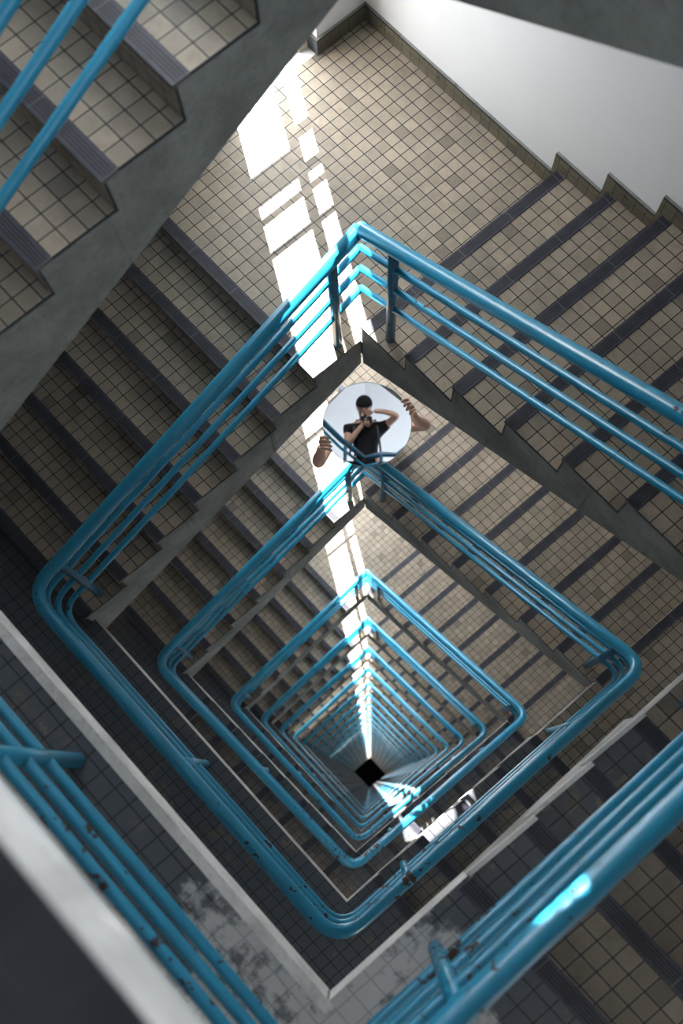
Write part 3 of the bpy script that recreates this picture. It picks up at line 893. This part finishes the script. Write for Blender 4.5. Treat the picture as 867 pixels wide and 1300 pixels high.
V3 = [(pel - Vector((0, 0, .02)), .135), (V[17][0], .098), (V[18][0], .074), (V[19][0], .058), (V[21][0], .098), (V[22][0], .074), (V[23][0], .058)]
skin_mesh('trousers', V3, [(0, 1), (1, 2), (2, 3), (0, 4), (4, 5), (5, 6)], M['trousers'], hp, org)
blob('hair', M['hair'], hc - fwd * .02 + upv * .02, (sdv, fwd, upv), (.092, .108, .10), hp, org, 20, cut=.05)
for f in (F1, F2): blob('shoe', M['black_plastic'], f + Vector((.03, -.03, .035)), (sdv, Vector((.7, -.7, 0)), UPV), (.045, .125, .034), hp, org, 14)


# ------------------------------------------------------------------ two lit bulkhead lamps far down
m_, nt_, b_ = new_mat('lamp_glow'); b_.inputs['Emission Color'].default_value = (1, .93, .82, 1); b_.inputs['Emission Strength'].default_value = 14
M['lamp'] = m_
for kk, txt in ((6, 'small lit bulkhead lamp brightening a strip of steps, upper of two'), (12, 'tiny lit bulkhead lamp brightening a strip of steps, lower of two')):
    z = RINGS[kk]['L'] + 2.0
    c = at(XW, -1.2, z); lo = empty('wall_lamp', c); tag(lo, txt, 'lamp')
    mb = MB(); box(mb, XW, XW + .04, -1.42, -.98, z - .06, z + .06); mb.build('lamp_base', M['black_plastic'], lo, c)
    mb = MB(); box(mb, XW + .04, XW + .10, -1.40, -1.00, z - .05, z + .05); mb.build('lamp_diffuser', M['lamp'], lo, c)
    L = bpy.data.lights.new('bulkhead_light', 'POINT'); L.energy = 70; L.color = (1, .93, .82); L.shadow_soft_size = .08
    o = bpy.data.objects.new('bulkhead_light', L); COL.objects.link(o); o.location = at(XW + .22, -1.2, z)

# ------------------------------------------------------------------ light
SUN_T = .95
sd = at(.88, -.47, 0) - at(0, 0, 0); sd.normalize()
sdir = Vector((sd.x, sd.y, -SUN_T)).normalized()
L = bpy.data.lights.new('sun', 'SUN'); L.energy = 42; L.angle = math.radians(.35); L.color = (1, .97, .92)
o = bpy.data.objects.new('sun', L); COL.objects.link(o)
o.rotation_euler = sdir.to_track_quat('-Z', 'Y').to_euler(); o.location = (-6, 4, 9)
for i, (t, h) in enumerate(zip(TS, HW)):
    L = bpy.data.lights.new('window_daylight', 'AREA'); L.shape = 'RECTANGLE'; L.size = .62; L.size_y = h
    L.energy = [135, 62, 120][i] if i < 3 else 165; L.color = (.93, .97, 1.0)
    o = bpy.data.objects.new('window_daylight', L); COL.objects.link(o)
    o.location = at(XW - .20, .615, t + h / 2)
    o.rotation_euler = Vector((math.cos(SK * 0), 0, 0)).to_track_quat('-Z', 'Y').to_euler()
w = bpy.data.worlds.new('sky'); SC.world = w; w.use_nodes = True
bg = w.node_tree.nodes['Background']; bg.inputs[0].default_value = (.80, .90, 1.0, 1); bg.inputs[1].default_value = 3.2

# ------------------------------------------------------------------ camera
CR = Vector((0.6842244748645805, 0.7288173027481608, -0.025733387091187103))
CD = Vector((0.7042598337750396, -0.6695083752280657, -0.23617074761864))
CF = Vector((-0.18935404544778695, 0.14347081485225988, -0.9713707689436542))
CC = Vector((1.5176489322628308, -1.375629354723609, 4.954228296390036))
cam = bpy.data.cameras.new('camera'); co = bpy.data.objects.new('camera', cam); COL.objects.link(co)
m = Matrix((CR, -CD, -CF)).transposed().to_4x4(); m.translation = CC
co.matrix_world = m
cam.sensor_fit = 'VERTICAL'; cam.sensor_height = 36; cam.lens = 1404.7 / 1300 * 36
cam.clip_start = .02; cam.clip_end = 300
cam.dof.use_dof = True; cam.dof.focus_distance = 5.6; cam.dof.aperture_fstop = 2.4
SC.camera = co
SC.view_settings.view_transform = 'Standard'; SC.view_settings.look = 'None'
SC.view_settings.gamma = 1; SC.view_settings.exposure = .38
SC.view_settings.use_curve_mapping = False
SC.cycles.use_denoising = True
SC.cycles.max_bounces = 6; SC.cycles.diffuse_bounces = 2
SC.cycles.sample_clamp_indirect = 4
